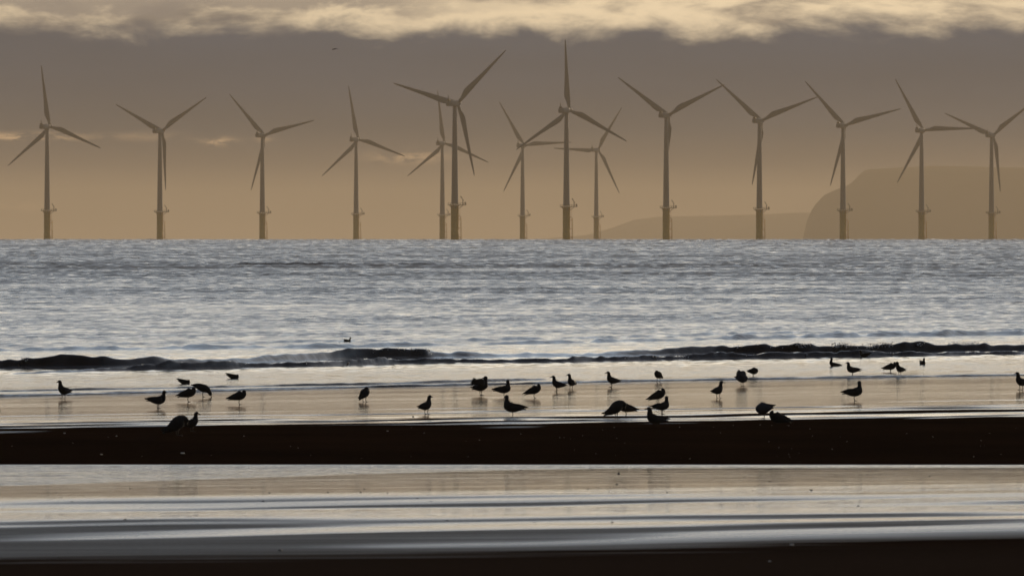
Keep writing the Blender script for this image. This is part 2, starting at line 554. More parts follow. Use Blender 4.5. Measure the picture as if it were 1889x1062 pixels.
# spray and bubbles along the breaking crest
foam_m, nt, b = material('foam')
b.inputs['Base Color'].default_value = (0.85, 0.85, 0.85, 1)
b.inputs['Roughness'].default_value = 0.2
tr = nt.n.new('ShaderNodeBsdfTranslucent')
tr.inputs['Color'].default_value = (0.95, 0.95, 0.95, 1)
mx = nt.n.new('ShaderNodeMixShader')
mx.inputs[0].default_value = 0.65
nt.l.new(b.outputs[0], mx.inputs[1])
nt.l.new(tr.outputs[0], mx.inputs[2])
nt.l.new(mx.outputs[0], nt.n['Material Output'].inputs['Surface'])
rnd = random.Random(5)
fm = MB()


def drop(p, r):
    k = [(0, 0, 1), (1, 0, 0), (0, 1, 0), (-1, 0, 0), (0, -1, 0), (0, 0, -1)]
    fm.add([Vector(p) + Vector(c) * r * rnd.uniform(0.7, 1.3) for c in k],
           [(0, 1, 2), (0, 2, 3), (0, 3, 4), (0, 4, 1), (5, 2, 1), (5, 3, 2), (5, 4, 3), (5, 1, 4)])


def foam_on(LX, LD, AX, A, px0, px1, n, dens, up, face):
    for _ in range(n):
        px = rnd.uniform(px0, px1)
        x = (px - 944.5) / F * 222
        if vnoise(np.array(x / 0.55), np.array(0.5), 91) + rnd.uniform(-0.3, 0.3) < dens:
            continue
        a = float(np.interp(x, AX, A))
        d = float(np.interp(x, LX, LD))
        fz = rnd.random() ** 1.5
        drop((x, d + face * rnd.uniform(0.4, 1.2), a * (1 - 0.4 * fz) + rnd.uniform(-0.01, up)), rnd.uniform(0.008, 0.022))


foam_on(W1X, W1D, W1H, W1A, 1480, 1990, 1500, 0.0, 0.05, 0.34)
foam_on(W1X, W1D, W1H, W1A, 640, 800, 150, -0.1, 0.02, 0.34)
foam_on(W1X, W1D, W1H, W1A, 75, 125, 70, -0.3, 0.01, 0.34)
foam_on(W1X, W1D, W1H, W1A, 1320, 1500, 60, 0.0, 0.01, 0.34)
foam_on(W2X, W2D, W2X, W2A, 300, 1889, 160, 0.1, 0.005, 0.22)
foam = fm.build('foam', foam_m)
tag(foam, 'white spray and bubbles along the breaking wave crest', 'foam', None, 'stuff')

# ------------------------------------------------------------------ the far headland
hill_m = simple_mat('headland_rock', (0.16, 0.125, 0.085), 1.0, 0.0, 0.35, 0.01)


far_hill_m = simple_mat('haze_faded_hills', (0.26, 0.20, 0.135), 1.0, 0.0, 0.3, 0.01)  # haze fade put into the colour, paler than the headland


def ridge(name, tab, dist, depth, seed, mat=None):
    """a headland seen in outline (photo columns and rows) at its own distance, with real depth behind it"""
    tab = np.array(tab, float)
    drop_ = dist * dist / (2 * R_EARTH)
    xs = np.linspace(tab[0, 0], tab[-1, 0], 150)
    top = EYE + (EYE_Y - np.interp(xs, tab[:, 0], tab[:, 1])) / F * dist
    wx = (xs - 944.5) / F * dist
    prof = [(0, 0.0), (0.04, 0.45), (0.10, 0.82), (0.2, 0.95), (0.35, 1.0), (0.6, 1.0), (0.85, 0.8), (1.0, 0.0)]
    Xg, Yg, Zg = [], [], []
    for v, hgt in prof:
        yy = dist + v * depth + 60 * vnoise(wx / 300, wx * 0 + v * 3, seed)
        Xg.append(wx * yy / dist)
        Yg.append(yy)
        base = -drop_ - 4
        Zg.append(base + (top - base) * hgt + (2.0 * vnoise(wx / 120, wx * 0 + v * 9, seed + 1) if 0.05 < v < 0.3 else 0))
    return grid_obj(name, np.array(Xg), np.array(Yg), np.array(Zg), mat or hill_m)


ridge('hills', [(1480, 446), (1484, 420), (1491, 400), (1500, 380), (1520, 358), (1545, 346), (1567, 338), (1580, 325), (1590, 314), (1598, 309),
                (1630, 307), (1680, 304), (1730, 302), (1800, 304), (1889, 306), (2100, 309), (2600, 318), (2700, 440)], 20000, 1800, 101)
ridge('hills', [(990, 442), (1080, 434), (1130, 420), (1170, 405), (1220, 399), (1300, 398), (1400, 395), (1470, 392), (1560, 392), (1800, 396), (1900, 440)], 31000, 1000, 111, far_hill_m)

# ------------------------------------------------------------------ wind turbines
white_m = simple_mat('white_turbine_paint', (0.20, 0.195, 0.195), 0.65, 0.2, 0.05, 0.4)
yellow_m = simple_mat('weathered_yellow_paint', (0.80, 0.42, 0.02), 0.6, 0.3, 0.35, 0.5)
steel_m = simple_mat('dark_steel', (0.13, 0.11, 0.085), 0.6, 0.4, 0.2, 2.0)
HUB_H, BLADE = 85.0, 46.5


def ring(z, r, n=28):
    return [(r * math.cos(2 * math.pi * i / n), r * math.sin(2 * math.pi * i / n), z) for i in range(n)]


def make_turbine():
    root = empty('wind_turbine')
    m = MB()
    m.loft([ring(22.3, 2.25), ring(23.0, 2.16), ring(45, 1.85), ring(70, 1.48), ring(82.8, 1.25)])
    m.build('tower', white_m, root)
    m = MB()
    m.loft([ring(-6, 2.5), ring(5.6, 2.5), ring(5.8, 2.44), ring(20.9, 2.44), ring(21.1, 2.7), ring(21.6, 2.7)])
    m.build('transition_piece', yellow_m, root)
    # boat landing with ladder, on the right-hand side
    m = MB()
    for y in (-0.9, 0.9):
        m.tube([(3.9, y, -5), (3.9, y, 14.5), (2.45, y, 15.2)], 0.22)
        for z in (2.0, 7.5, 13.0):
            m.tube([(2.3, y, z), (3.9, y, z)], 0.16)
    for z in np.arange(-1, 21, 0.6):
        m.tube([(3.2, -0.35, z), (3.2, 0.35, z)], 0.05, 5)
    for y in (-0.35, 0.35):
        m.tube([(3.2, y, -2), (3.2, y, 21.3)], 0.08)
    m.build('boat_landing', yellow_m, root)
    # platform
    m = MB()
    deck = [(-4.2, -3.6), (3.4, -3.6), (7.0, -2.4), (7.0, 2.4), (3.4, 3.6), (-4.2, 3.6)]
    m.loft([[(x, y, 21.65) for x, y in deck], [(x, y, 22.05) for x, y in deck]])
    for x, y in ((5.2, 0), (-3.4, 0), (1.0, -3.0), (1.0, 3.0)):
        m.tube([(x * 0.45, y * 0.75, 19.6), (x, y, 21.7)], 0.16)
    pf = m.build('platform', steel_m, root, False)
    m = MB()
    for k in range(len(deck)):
        a, b2 = Vector((*deck[k], 22.05)), Vector((*deck[(k + 1) % len(deck)], 22.05))
        for h in (0.55, 1.15):
            m.tube([a + Vector((0, 0, h)), b2 + Vector((0, 0, h))], 0.07, 5)
        nn = max(1, int((b2 - a).length / 1.4))
        for i in range(nn):
            p = a.lerp(b2, i / nn)
            m.tube([p, p + Vector((0, 0, 1.2))], 0.08, 5)
    m.build('railing', steel_m, pf)
    m = MB()
    m.tube([(5.0, 0, 22.0), (5.0, 0, 24.6)], 0.28)
    m.tube([(5.4, 0, 24.4), (3.6, 0, 27.4)], [0.3, 0.2])
    m.tube([(3.65, 0, 27.3), (3.65, 0, 26.4)], 0.07, 5)
    m.box((6.5, 0, 22.9), (0.7, 1.6, 1.6))
    m.build('davit_crane', steel_m, pf)
    # nacelle: axis along local +Y (the rotor end), seen from behind
    m = MB()

    def sec(y, w, h, zc, n=20):
        return [(w * math.copysign(abs(math.cos(a)) ** 0.6, math.cos(a)), y, zc + h * math.copysign(abs(math.sin(a)) ** 0.6, math.sin(a)))
                for a in (2 * math.pi * i / n for i in range(n))]
    m.loft([sec(-9.6, 1.1, 1.1, 84.5), sec(-9.3, 1.55, 1.65, 84.5), sec(-4.5, 1.75, 1.75, 84.6), sec(0.8, 1.75, 1.85, 84.75), sec(2.6, 1.5, 1.6, 84.9), sec(3.1, 1.2, 1.25, 85.0)])
    m.loft([ring(82.4, 1.35, 20), ring(83.4, 1.4, 20)])
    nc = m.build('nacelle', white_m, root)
    m = MB()
    m.loft([[(-1.1, -9.2, 86.0), (1.1, -9.2, 86.0), (1.1, -8.2, 86.0), (-1.1, -8.2, 86.0)],
            [(-0.9, -9.25, 87.2), (0.9, -9.25, 87.2), (0.9, -8.8, 87.2), (-0.9, -8.8, 87.2)]])
    m.tube([(0, -9.0, 86.5), (0, -9.2, 89.6)], [0.3, 0.2], 6)
    m.build('wind_vane', steel_m, nc)
    m = MB()
    m.loft([[(r * math.cos(a), y, HUB_H + r * math.sin(a)) for a in (2 * math.pi * i / 20 for i in range(20))]
            for y, r in ((3.12, 1.35), (3.5, 1.5), (5.2, 1.55), (6.3, 1.3), (7.1, 0.75), (7.35, 0.15))])
    m.build('hub', white_m, root)
    return root


def blade_mesh():
    """blade along local +Z from the hub centre, in the rotor plane XZ; trailing edge towards -X"""
    st_ = [(1.3, 1.0, 1.0, 0.0, 90), (2.6, 1.0, 0.98, 0.0, 60), (5.0, 1.3, 0.75, -0.25, 22), (9.0, 1.95, 0.5, -0.95, 13), (12.0, 1.9, 0.42, -0.95, 10),
           (18, 1.55, 0.32, -0.7, 7), (26, 1.15, 0.22, -0.45, 4), (34, 0.85, 0.15, -0.28, 2), (42, 0.55, 0.09, -0.12, 0.5), (45.5, 0.33, 0.05, -0.03, 0), (46.5, 0.08, 0.02, 0.05, 0)]
    rings, n = [], 18
    for z, c, th, off, tw in st_:
        tw = math.radians(tw if tw < 40 else 0)
        rg_ = []
        for i in range(n):
            a = 2 * math.pi * i / n
            x, y = c * math.cos(a), th * math.sin(a) * (1 + 0.35 * math.cos(a) * (1 if c > th * 1.2 else 0))
            x, y = x * math.cos(tw) - y * math.sin(tw) + off, x * math.sin(tw) + y * math.cos(tw)
            rg_.append((x, y, z))
        rings.append(rg_)
    m = MB()
    m.loft(rings)
    return m


proto = make_turbine()
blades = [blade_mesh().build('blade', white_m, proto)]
for k in range(2):
    bo = blades[0].copy()
    C.objects.link(bo)
    bo.parent = proto
    blades.append(bo)


def copy_tree(o, parent=None):
    c = o.copy()
    C.objects.link(c)
    c.parent = parent
    for ch in [k for k in C.objects if k.parent == o]:
        copy_tree(ch, c)
    return c


# column of the tower, column and row of the hub, rows/columns of the blade tips as seen; label
T = [
    (87, 90, 233, [(72, 118), (15, 301), (188, 276)], 'turbine at the far left of the row with one blade pointing straight up'),
    (295, 297, 241, [(205, 190), (381, 184), (306, 348)], 'second turbine from the left, its blades forming a wide even Y'),
    (484, 483, 249, [(421, 173), (575, 228), (466, 347)], 'third turbine from the left, lower blade hanging just left of its tower'),
    (657, 657, 257, [(641, 157), (597, 321), (747, 291)], 'turbine with one upright blade left of the crossing pair, above the small swimming bird'),
    (816, 819, 264, [(806, 170), (760, 320), (895, 302)], 'paler distant turbine half hidden just left of the largest crossing turbine'),
    (839, 845, 190, [(729, 150), (929, 98), (878, 322)], 'large dark near turbine crossing in front of a pale one, lower blade leaning right'),
    (964, 966, 268, [(924, 192), (1039, 268), (935, 351)], 'small pale turbine with a level blade reaching right to the tallest turbine'),
    (1045, 1048, 203, [(1041, 72), (968, 265), (1152, 263)], 'tallest dark turbine with its upright blade reaching closest to the clouds'),
    (1100, 1103, 276, [(1142, 203), (1143, 355), (1052, 272)], 'smallest pale turbine just right of the tallest one, level blade pointing left'),
    (1229, 1229, 212, [(1140, 142), (1332, 163), (1229, 329)], 'turbine with two raised blades and the third hidden along its tower'),
    (1401, 1405, 222, [(1324, 146), (1502, 186), (1393, 338)], 'turbine left of the headland with its lower blade tip peeping past the tower'),
    (1555, 1558, 231, [(1490, 150), (1652, 209), (1540, 340)], 'turbine standing before the sloping end of the hazy headland'),
    (1700, 1701, 240, [(1653, 147), (1797, 242), (1662, 332)], 'turbine before the headland with one blade level to the right'),
    (1829, 1832, 249, [(1747, 210), (1915, 187), (1849, 350)], 'turbine at the far right edge with a blade tip cut by the frame'),
]
TURB = []
for i, (bx_, hx, hy, tips, lab) in enumerate(T):
    dist = 5000.0
    for _ in range(60):
        dist = F * (HUB_H - EYE - dist * dist / (2 * R_EARTH)) / (EYE_Y - hy)
    root = proto if i == 0 else copy_tree(proto)
    vx = np.array([p[0] - hx for p in tips], float)
    vy = np.array([hy - p[1] for p in tips], float)
    Rp = BLADE / dist * F
    cosy = min(0.95, max(0.8, math.sqrt((vx ** 2).sum() / 1.5) / math.sqrt((vy ** 2).sum() / 1.5)))
    yaw = math.radians(26)                     # rotor axis turned to the right, away from the viewer
    cosy = math.cos(yaw)
    ph = np.arctan2(vx / cosy, vy)             # clockwise from upright
    order = np.argsort(ph)
    mean = np.angle(np.exp(3j * ph).sum()) / 3.0
    root.location = ((bx_ - 944.5) / F * dist, dist, -dist * dist / (2 * R_EARTH))
    root.rotation_euler = (0, 0, 0)
    kids = [k for k in C.objects if k.parent == root]
    nb = 0
    for k in kids:
        nm = k.name.split('.')[0]
        if nm in ('nacelle', 'hub'):
            k.rotation_euler = (0, 0, -yaw)
        elif nm == 'blade':
            a = mean + nb * 2 * math.pi / 3
            nb += 1
            k.rotation_mode = 'XYZ'
            hubpos = Vector((math.sin(yaw) * 4.2, math.cos(yaw) * 4.2, HUB_H))
            k.matrix_local = Matrix.Translation(hubpos) @ Matrix.Rotation(-yaw, 4, 'Z') @ Matrix.Rotation(a, 4, 'Y')
    tag(root, lab, 'wind turbine', 'offshore wind turbines in a row on the sea')
    TURB.append(root)
    print('turbine', i, round(dist), 'R px', round(Rp, 1), 'seen', round(math.sqrt((vy ** 2).sum() / 1.5), 1), 'c', round(math.sqrt((vx ** 2).sum() / (vy ** 2).sum()), 3))

# ------------------------------------------------------------------ gulls
backlit_feather = simple_mat('backlit_gull_feathers', (0.022, 0.021, 0.023), 0.8, 0.2, 0.35, 22)  # backlit silhouette put into the plumage colour
grey_feather = simple_mat('grey_gull_feathers', (0.055, 0.055, 0.068), 0.8, 0.2, 0.3, 22)
wing_feather = simple_mat('backlit_wing_feathers', (0.016, 0.015, 0.016), 0.75, 0.25, 0.4, 30)  # same backlit darkening in the wing colour
leg_m = simple_mat('dark_gull_legs', (0.035, 0.022, 0.016), 0.6, 0.4, 0.2, 30)
beak_m = simple_mat('dark_gull_beak', (0.025, 0.018, 0.012), 0.5, 0.4, 0.2, 30)


def ground_at(px, py):
    """the point of sand or shallow water seen at this place of the photograph"""
    k = (py - EYE_Y) / F
    lo, hi = 60.0, 900.0
    for _ in range(60):
        d = 0.5 * (lo + hi)
        x = (px - 944.5) / F * d
        g = max(float(beach_z(x, d)), -0.002) if d > 160 else float(beach_z(x, d))
        if EYE - k * d > g:
            lo = d
        else:
            hi = d
    x = (px - 944.5) / F * lo
    g = float(beach_z(x, lo))
    return x, lo, g


# spine of the body: forward x, up z, half width, half height (metres, a 0.42 m gull)
POSE = {
    'stand': ([(-.215, .172, .020, .005), (-.165, .180, .032, .013), (-.105, .182, .047, .036), (-.03, .180, .064, .058), (.035, .187, .068, .066), (.08, .213, .056, .062),
               (.105, .255, .040, .044), (.113, .290, .031, .034), (.118, .318, .031, .033), (.133, .337, .031, .029), (.152, .338, .022, .021), (.165, .334, .010, .011)], (.160, .334, .215, .322)),
    'alert': ([(-.190, .140, .020, .005), (-.150, .152, .032, .013), (-.095, .170, .047, .038), (-.035, .182, .062, .060), (.020, .205, .065, .066), (.055, .243, .052, .056),
               (.068, .290, .036, .040), (.072, .325, .030, .032), (.078, .352, .031, .032), (.094, .368, .030, .028), (.112, .368, .021, .020), (.124, .364, .010, .011)], (.120, .364, .172, .353)),
    'tucked': ([(-.215, .158, .020, .005), (-.165, .168, .034, .014), (-.105, .180, .050, .038), (-.03, .190, .068, .062), (.035, .200, .072, .072), (.082, .220, .062, .064),
                (.103, .246, .046, .044), (.100, .264, .030, .026), (.09, .272, .012, .010)], (.112, .246, .150, .226)),
    'peck': ([(-.195, .215, .020, .005), (-.150, .222, .034, .014), (-.095, .222, .050, .038), (-.03, .212, .068, .058), (.035, .195, .070, .062), (.085, .168, .055, .052),
              (.115, .130, .036, .038), (.130, .098, .030, .031), (.140, .070, .030, .030), (.150, .046, .026, .025), (.156, .030, .010, .011)], (.154, .036, .170, -.012)),
    'round': ([(-.165, .165, .020, .005), (-.125, .172, .036, .016), (-.080, .182, .056, .045), (-.02, .192, .078, .072), (.035, .205, .080, .080), (.075, .222, .064, .066),
               (.098, .240, .042, .042), (.108, .250, .018, .018)], (.10, .236, .125, .205)),
    'lean': ([(-.205, .035, .022, .006), (-.165, .065, .036, .016), (-.115, .110, .054, .044), (-.05, .165, .072, .066), (.005, .212, .076, .074), (.05, .245, .062, .060),
              (.085, .256, .042, .040), (.108, .242, .032, .032), (.120, .222, .028, .028), (.124, .205, .012, .012)], (.122, .212, .128, .165)),
    'swim': ([(-.205, .068, .018, .005), (-.160, .058, .034, .016), (-.10, .040, .054, .040), (-.03, .028, .070, .056), (.035, .030, .070, .058), (.075, .055, .052, .050),
              (.092, .098, .034, .036), (.096, .130, .029, .031), (.102, .156, .030, .030), (.118, .170, .028, .026), (.134, .168, .018, .018), (.144, .165, .010, .010)], (.140, .165, .190, .154)),
    'swimtuck': ([(-.205, .085, .018, .005), (-.160, .076, .034, .016), (-.10, .056, .054, .040), (-.03, .044, .070, .056), (.035, .046, .072, .060), (.080, .060, .056, .052),
                  (.102, .078, .036, .036), (.112, .078, .016, .016)], (.106, .066, .130, .030)),
}


def smooth_rings(rg_, k=4):
    p = np.array(rg_)
    p = np.vstack([2 * p[0] - p[1], p, 2 * p[-1] - p[-2]])
    o_ = []
    for i in range(1, len(p) - 2):
        for s_ in range(k):
            t_ = s_ / k
            a, b2, c, d = p[i - 1], p[i], p[i + 1], p[i + 2]
            o_.append(0.5 * (2 * b2 + (c - a) * t_ + (2 * a - 5 * b2 + 4 * c - d) * t_ ** 2 + (3 * b2 - a - 3 * c + d) * t_ ** 3))
    o_.append(p[-2])
    o_ = np.array(o_)
    o_[:, 2:] = np.maximum(o_[:, 2:], 0.002)
    return o_


def gull(pose, px, py, yaw, size, label, legs=2, grey=False, turn=0.0, pitch=0.0, wing='folded', sink=0.0, cat='gull', leg_l=0.0):
    """yaw in degrees: 0 faces right, 180 faces left, -90 faces the camera"""
    x, d, g = ground_at(px, py)
    if pose.startswith('swim'):
        g = max(g, 0.0) - d * d / (2 * R_EARTH)
    rnd_ = random.Random(int(px * 7 + py))
    root = empty('gull', (x, d, g - sink), math.radians(yaw))
    root.scale = (size,) * 3
    rings_, bk = POSE[pose]
    bm_ = backlit_feather if not grey else grey_feather
    if not pose.startswith('swim'):
        rings_ = [(a, z - 0.034 * min(1, max(0, (z - 0.03) / 0.14)), w * 1.17, h * 1.17) for a, z, w, h in rings_]
        bk = (bk[0], bk[1] - 0.034 * min(1, max(0, (bk[1] - 0.03) / 0.14)), bk[2], bk[3] - 0.034 * min(1, max(0, (bk[3] - 0.03) / 0.14)))
        size = size * 1.05
        root.scale = (size,) * 3
    arr = smooth_rings(rings_)
    pv = Vector((0.0, 0.0, 0.17))
    pitch += {'tucked': 13, 'stand': 6, 'swimtuck': -2}.get(pose, 0)
    cp, sp_ = math.cos(math.radians(pitch)), math.sin(math.radians(pitch))

    def P(a, y, z):
        # pitch of the trunk and turn of the head about the neck
        k = min(1.0, max(0.0, (a - 0.07) / 0.05)) if pose not in ('peck',) else 0.0
        if turn and k > 0:
            th = math.radians(turn) * k
            ax = a - 0.085
            a, y = 0.085 + ax * math.cos(th) - y * math.sin(th), ax * math.sin(th) + y * math.cos(th)
        za, aa = z - pv.z, a - pv.x
        return Vector((pv.x + aa * cp - za * sp_, y, pv.z + aa * sp_ + za * cp))
    rr, n = [], 16
    for i in range(len(arr)):
        t0, t1 = arr[max(i - 1, 0)], arr[min(i + 1, len(arr) - 1)]
        tx, tz = t1[0] - t0[0], t1[1] - t0[1]
        l_ = math.hypot(tx, tz) or 1.0
        nx, nz = -tz / l_, tx / l_
        a, z, w, h = arr[i]
        rr.append([P(a + nx * h * math.sin(q), w * math.cos(q), z + nz * h * math.sin(q)) for q in (2 * math.pi * j / n for j in range(n))])
    m = MB()
    m.loft(rr)
    m.build('body', bm_, root)
    m = MB()
    b0, b1 = P(bk[0], 0, bk[1]), P(bk[2], 0, bk[3])
    dv = b1 - b0
    m.tube([b0 - dv * 0.2, b0 + dv * 0.45, b0 + dv * 0.8 + Vector((0, 0, -0.001)), b1 + Vector((0, 0, -0.004))], [0.012, 0.009, 0.007, 0.002], 8)
    m.build('beak', beak_m, root)
    # wings
    base = np.array(rings_)
    for sgn in (-1, 1):
        m = MB()
        sec_ = []
        if wing == 'folded' or (wing == 'raised' and sgn == 1):
            sh = base[min(4, len(base) - 3)]
            tl = base[0]
            tipz = 0.022 + rnd_.uniform(-0.004, 0.012)
            for f_, w_, hh in ((0.0, 0.4, 0.018), (0.12, 0.9, 0.042), (0.3, 1.0, 0.05), (0.5, 0.92, 0.043), (0.7, 0.62, 0.028), (0.87, 0.36, 0.014), (1.0, 0.12, 0.004)):
                a = sh[0] + 0.028 + (tl[0] - 0.03 - sh[0] - 0.028) * f_
                j = np.interp(-a, -base[::-1, 0][::1], np.arange(len(base))[::-1]) if False else None
                bz = np.interp(a, base[:5, 0], base[:5, 1])
                bw = np.interp(a, base[:5, 0], base[:5, 2])
                zc = bz + 0.016 + tipz * f_
                yc = sgn * (bw * 0.86 * (1 - f_) + 0.012 * f_)
                sec_.append([P(a, yc + sgn * 0.014 * w_ * math.cos(q), zc + hh * math.sin(q)) for q in (2 * math.pi * k / 10 for k in range(10))])
        elif wing == 'raised':
            # half-opened wing held back and up
            for f_, c_, in ((0.0, 0.055), (0.2, 0.075), (0.45, 0.07), (0.7, 0.055), (0.9, 0.03), (1.0, 0.006)):
                cx = 0.05 - 0.24 * f_
                cy = sgn * (0.055 + 0.06 * math.sin(f_ * 2.2))
                cz = 0.225 + 0.05 * math.sin(f_ * 2.4) - 0.02 * f_
                sec_.append([P(cx + 0.25 * c_ * math.cos(q), cy + sgn * 0.008 * math.sin(q), cz + c_ * 0.9 * math.cos(q + 0.6)) for q in (2 * math.pi * k / 10 for k in range(10))])
        m.loft(sec_)
        if wing == 'raised' and sgn == -1:
            for k in range(6):
                th = math.radians(-12 + 11 * k)
                p0, p1 = Vector((-0.07, sgn * 0.10, 0.235 + 0.006 * k)), Vector((-0.07 - 0.17 * math.cos(th), sgn * (0.12 + 0.004 * k), 0.235 + 0.15 * math.sin(th)))
                m.loft([[P(*(p0.lerp(p1, f_) + Vector((math.sin(th), 0, math.cos(th))) * w_ * math.cos(q) + Vector((0, 1, 0)) * 0.003 * math.sin(q)))
                         for q in (2 * math.pi * i / 6 for i in range(6))] for f_, w_ in ((0, .006), (.4, .015), (.8, .013), (1.0, .002))])
        m.build('wing', wing_feather if not grey else bm_, root)
    # legs with webbed feet
    if legs:
        spots = [(-0.004, 0.030), (0.012, -0.030)] if legs == 2 else [(0.004, 0.004)]
        for lx, ly in spots:
            lx += rnd_.uniform(-0.012, 0.012)
            m = MB()
            hx_ = lx + 0.012
            m.tube([(hx_ + 0.004, ly * 0.9, 0.125), (lx - 0.008, ly, 0.052), (lx, ly, 0.004)], [0.011, 0.0062, 0.0056], 8)
            v = [(lx - 0.008, ly, 0.005), (lx + 0.042, ly - 0.022, 0.003), (lx + 0.050, ly, 0.003), (lx + 0.042, ly + 0.022, 0.003), (lx, ly, 0.012),
                 (lx - 0.008, ly, -0.002), (lx + 0.042, ly - 0.022, -0.002), (lx + 0.050, ly, -0.002), (lx + 0.042, ly + 0.022, -0.002)]
            m.add(v, [(0, 1, 4), (1, 2, 4), (2, 3, 4), (3, 0, 4), (0, 5, 6, 1), (1, 6, 7, 2), (2, 7, 8, 3), (3, 8, 5, 0), (5, 8, 7, 6)])
            m.build('leg', leg_m, root)
    tag(root, label, cat, 'gulls resting along the waterline')
    return root


GULLS = [
    # pose, column, row of the feet, yaw, size, label, extras
    ('alert', 117, 735, 215, 0.93, 'upright dark gull standing alone by the water edge at the far left', {}),
    ('stand', 291, 753, 12, 0.92, 'gull with head lowered to the right, leftmost of the left cluster', dict(turn=-50, pitch=-6)),
    ('tucked', 347, 741, 0, 0.98, 'hunched gull on one leg just left of the gull bending to peck', dict(legs=1)),
    ('swimtuck', 342, 708, 2, 0.85, 'gull sitting in bright shallows behind the pecking gull', dict(legs=0)),
    ('peck', 374, 732, 0, 0.98, 'gull bending its bill straight down to the wet sand at left', {}),
    ('tucked', 440, 746, 0, 0.95, 'hunched gull on a single thin leg, rightmost of the left cluster', dict(legs=1)),
    ('swimtuck', 432, 698, 0, 0.88, 'gull sitting tucked in the bright shallows, rightmost of the left ones', dict(legs=0)),
    ('lean', 328, 803, 5, 1.06, 'large dark gull leaning forward with its tail almost on the sand', {}),
    ('alert', 354, 796, 20, 0.80, 'upright gull looking right close behind the large leaning gull', {}),
    ('tucked', 672, 741, 60, 0.92, 'lone gull seen from behind on the wet sand below the swimming bird', dict(pitch=12)),
    ('alert', 786, 764, 40, 0.86, 'lone upright gull standing on wet sand below the large crossing turbines', {}),
    ('alert', 888, 729, 12, 0.98, 'gull with ruffled half raised wing, leftmost of the middle group', dict(wing='raised', turn=150)),
    ('stand', 929, 732, 8, 0.92, 'gull on one leg with neck stretched up beside the ruffled gull', dict(legs=1, turn=65)),
    ('tucked', 985, 734, 3, 0.92, 'hunched gull with its head tucked, just right of the stretched one', dict(legs=1, pitch=6)),
    ('alert', 1028, 722, 180, 0.84, 'gull looking left, left one of the pair at the waterline', {}),
    ('alert', 1054, 718, 235, 0.84, 'gull looking left with body turned to us, right one of the pair at the waterline', dict(turn=-50)),
    ('alert', 1129, 714, 185, 0.86, 'gull looking left at the waterline, straight above the bent pair', {}),
    ('tucked', 1215, 704, -118, 0.86, 'round gull facing us with head drawn in at the waterline', {}),
    ('tucked', 1214, 744, 5, 0.94, 'hunched gull with long pointed tail, back one of the three in a huddle', dict(pitch=8)),
    ('stand', 1221, 764, 20, 0.86, 'gull looking right, middle one of the three in a huddle', dict(turn=40)),
    ('stand', 1210, 784, 200, 0.95, 'gull crouching low and facing left, front one of the three in a huddle', dict(sink=0.055)),
    ('lean', 1138, 771, 4, 1.04, 'gull bending forward over the wet sand with its tail low, left of a ruffled one', {}),
    ('tucked', 1155, 768, 178, 0.90, 'gull with ragged tail to the right, half hidden behind the bending gull', dict(pitch=-4)),
    ('alert', 1325, 734, 40, 0.86, 'lone upright gull looking right on the wet sand left of the headland', dict(turn=-30)),
    ('round', 1369, 712, 30, 0.95, 'grey backed gull preening its raised tail by the water edge', dict(grey=True, wing='raised', pitch=-4)),
    ('round', 1390, 695, 10, 0.80, 'small hunched gull in the shallows just behind the preening one', {}),
    ('round', 1409, 772, 165, 1.02, 'puffed up grey backed gull on one leg at the edge of the dark bank', dict(grey=True, legs=1, pitch=-14)),
    ('tucked', 1436, 780, 176, 0.98, 'dark gull crouching on the bank with ragged tail to the right', dict(sink=0.08)),
    ('swim', 1541, 675, 180, 0.88, 'gull sitting in the shallows with chest raised and tail down to the right', dict(legs=0, pitch=24)),
    ('stand', 1573, 693, 182, 0.86, 'gull wading and looking left in the shallows under the headland', {}),
    ('tucked', 1643, 686, 2, 0.90, 'gull with long tail to the left, standing behind the gull that looks left', {}),
    ('alert', 1660, 692, 215, 0.82, 'gull looking left in the shallows beside a hunched one', {}),
    ('swim', 1702, 672, -70, 0.84, 'gull floating with its breast to us, rightmost one in the bright shallows', dict(legs=0)),
    ('stand', 1576, 739, 4, 1.02, 'gull on one leg facing right with neck up, below the wading gull', dict(legs=1, turn=60)),
    ('alert', 1884, 719, 205, 0.95, 'gull standing cut by the right edge of the frame', {}),
    ('stand', 946, 769, 182, 1.02, 'gull on one leg facing left, nearest of the middle gulls', dict(legs=1, turn=-60)),
]
for ps, px, py, yw, sz, lab, ex in GULLS:
    gull(ps, px, py, yw, sz, lab, **ex)


def on_sea(o, px, py, lift):
    d = EYE * F / (py - EYE_Y)
    o.location = ((px - 944.5) / F * d, d, lift)


g = gull('swim', 643, 690, 0, 1.0, 'small dark diving bird swimming alone beyond the breaking wave', legs=0, cat='water bird')
on_sea(g, 642, 630, -0.01)
g.scale = (0.62, 0.62, 0.75)
g['group'] = 'birds on and over the sea'
g = gull('swim', 1592, 690, 180, 0.9, 'dim brown water bird swimming in the trough before the breaking wave', legs=0, cat='water bird')
on_sea(g, 1594, 659, 0.03)
g.scale = (0.85, 0.8, 0.8)
g['group'] = 'birds on and over the sea'

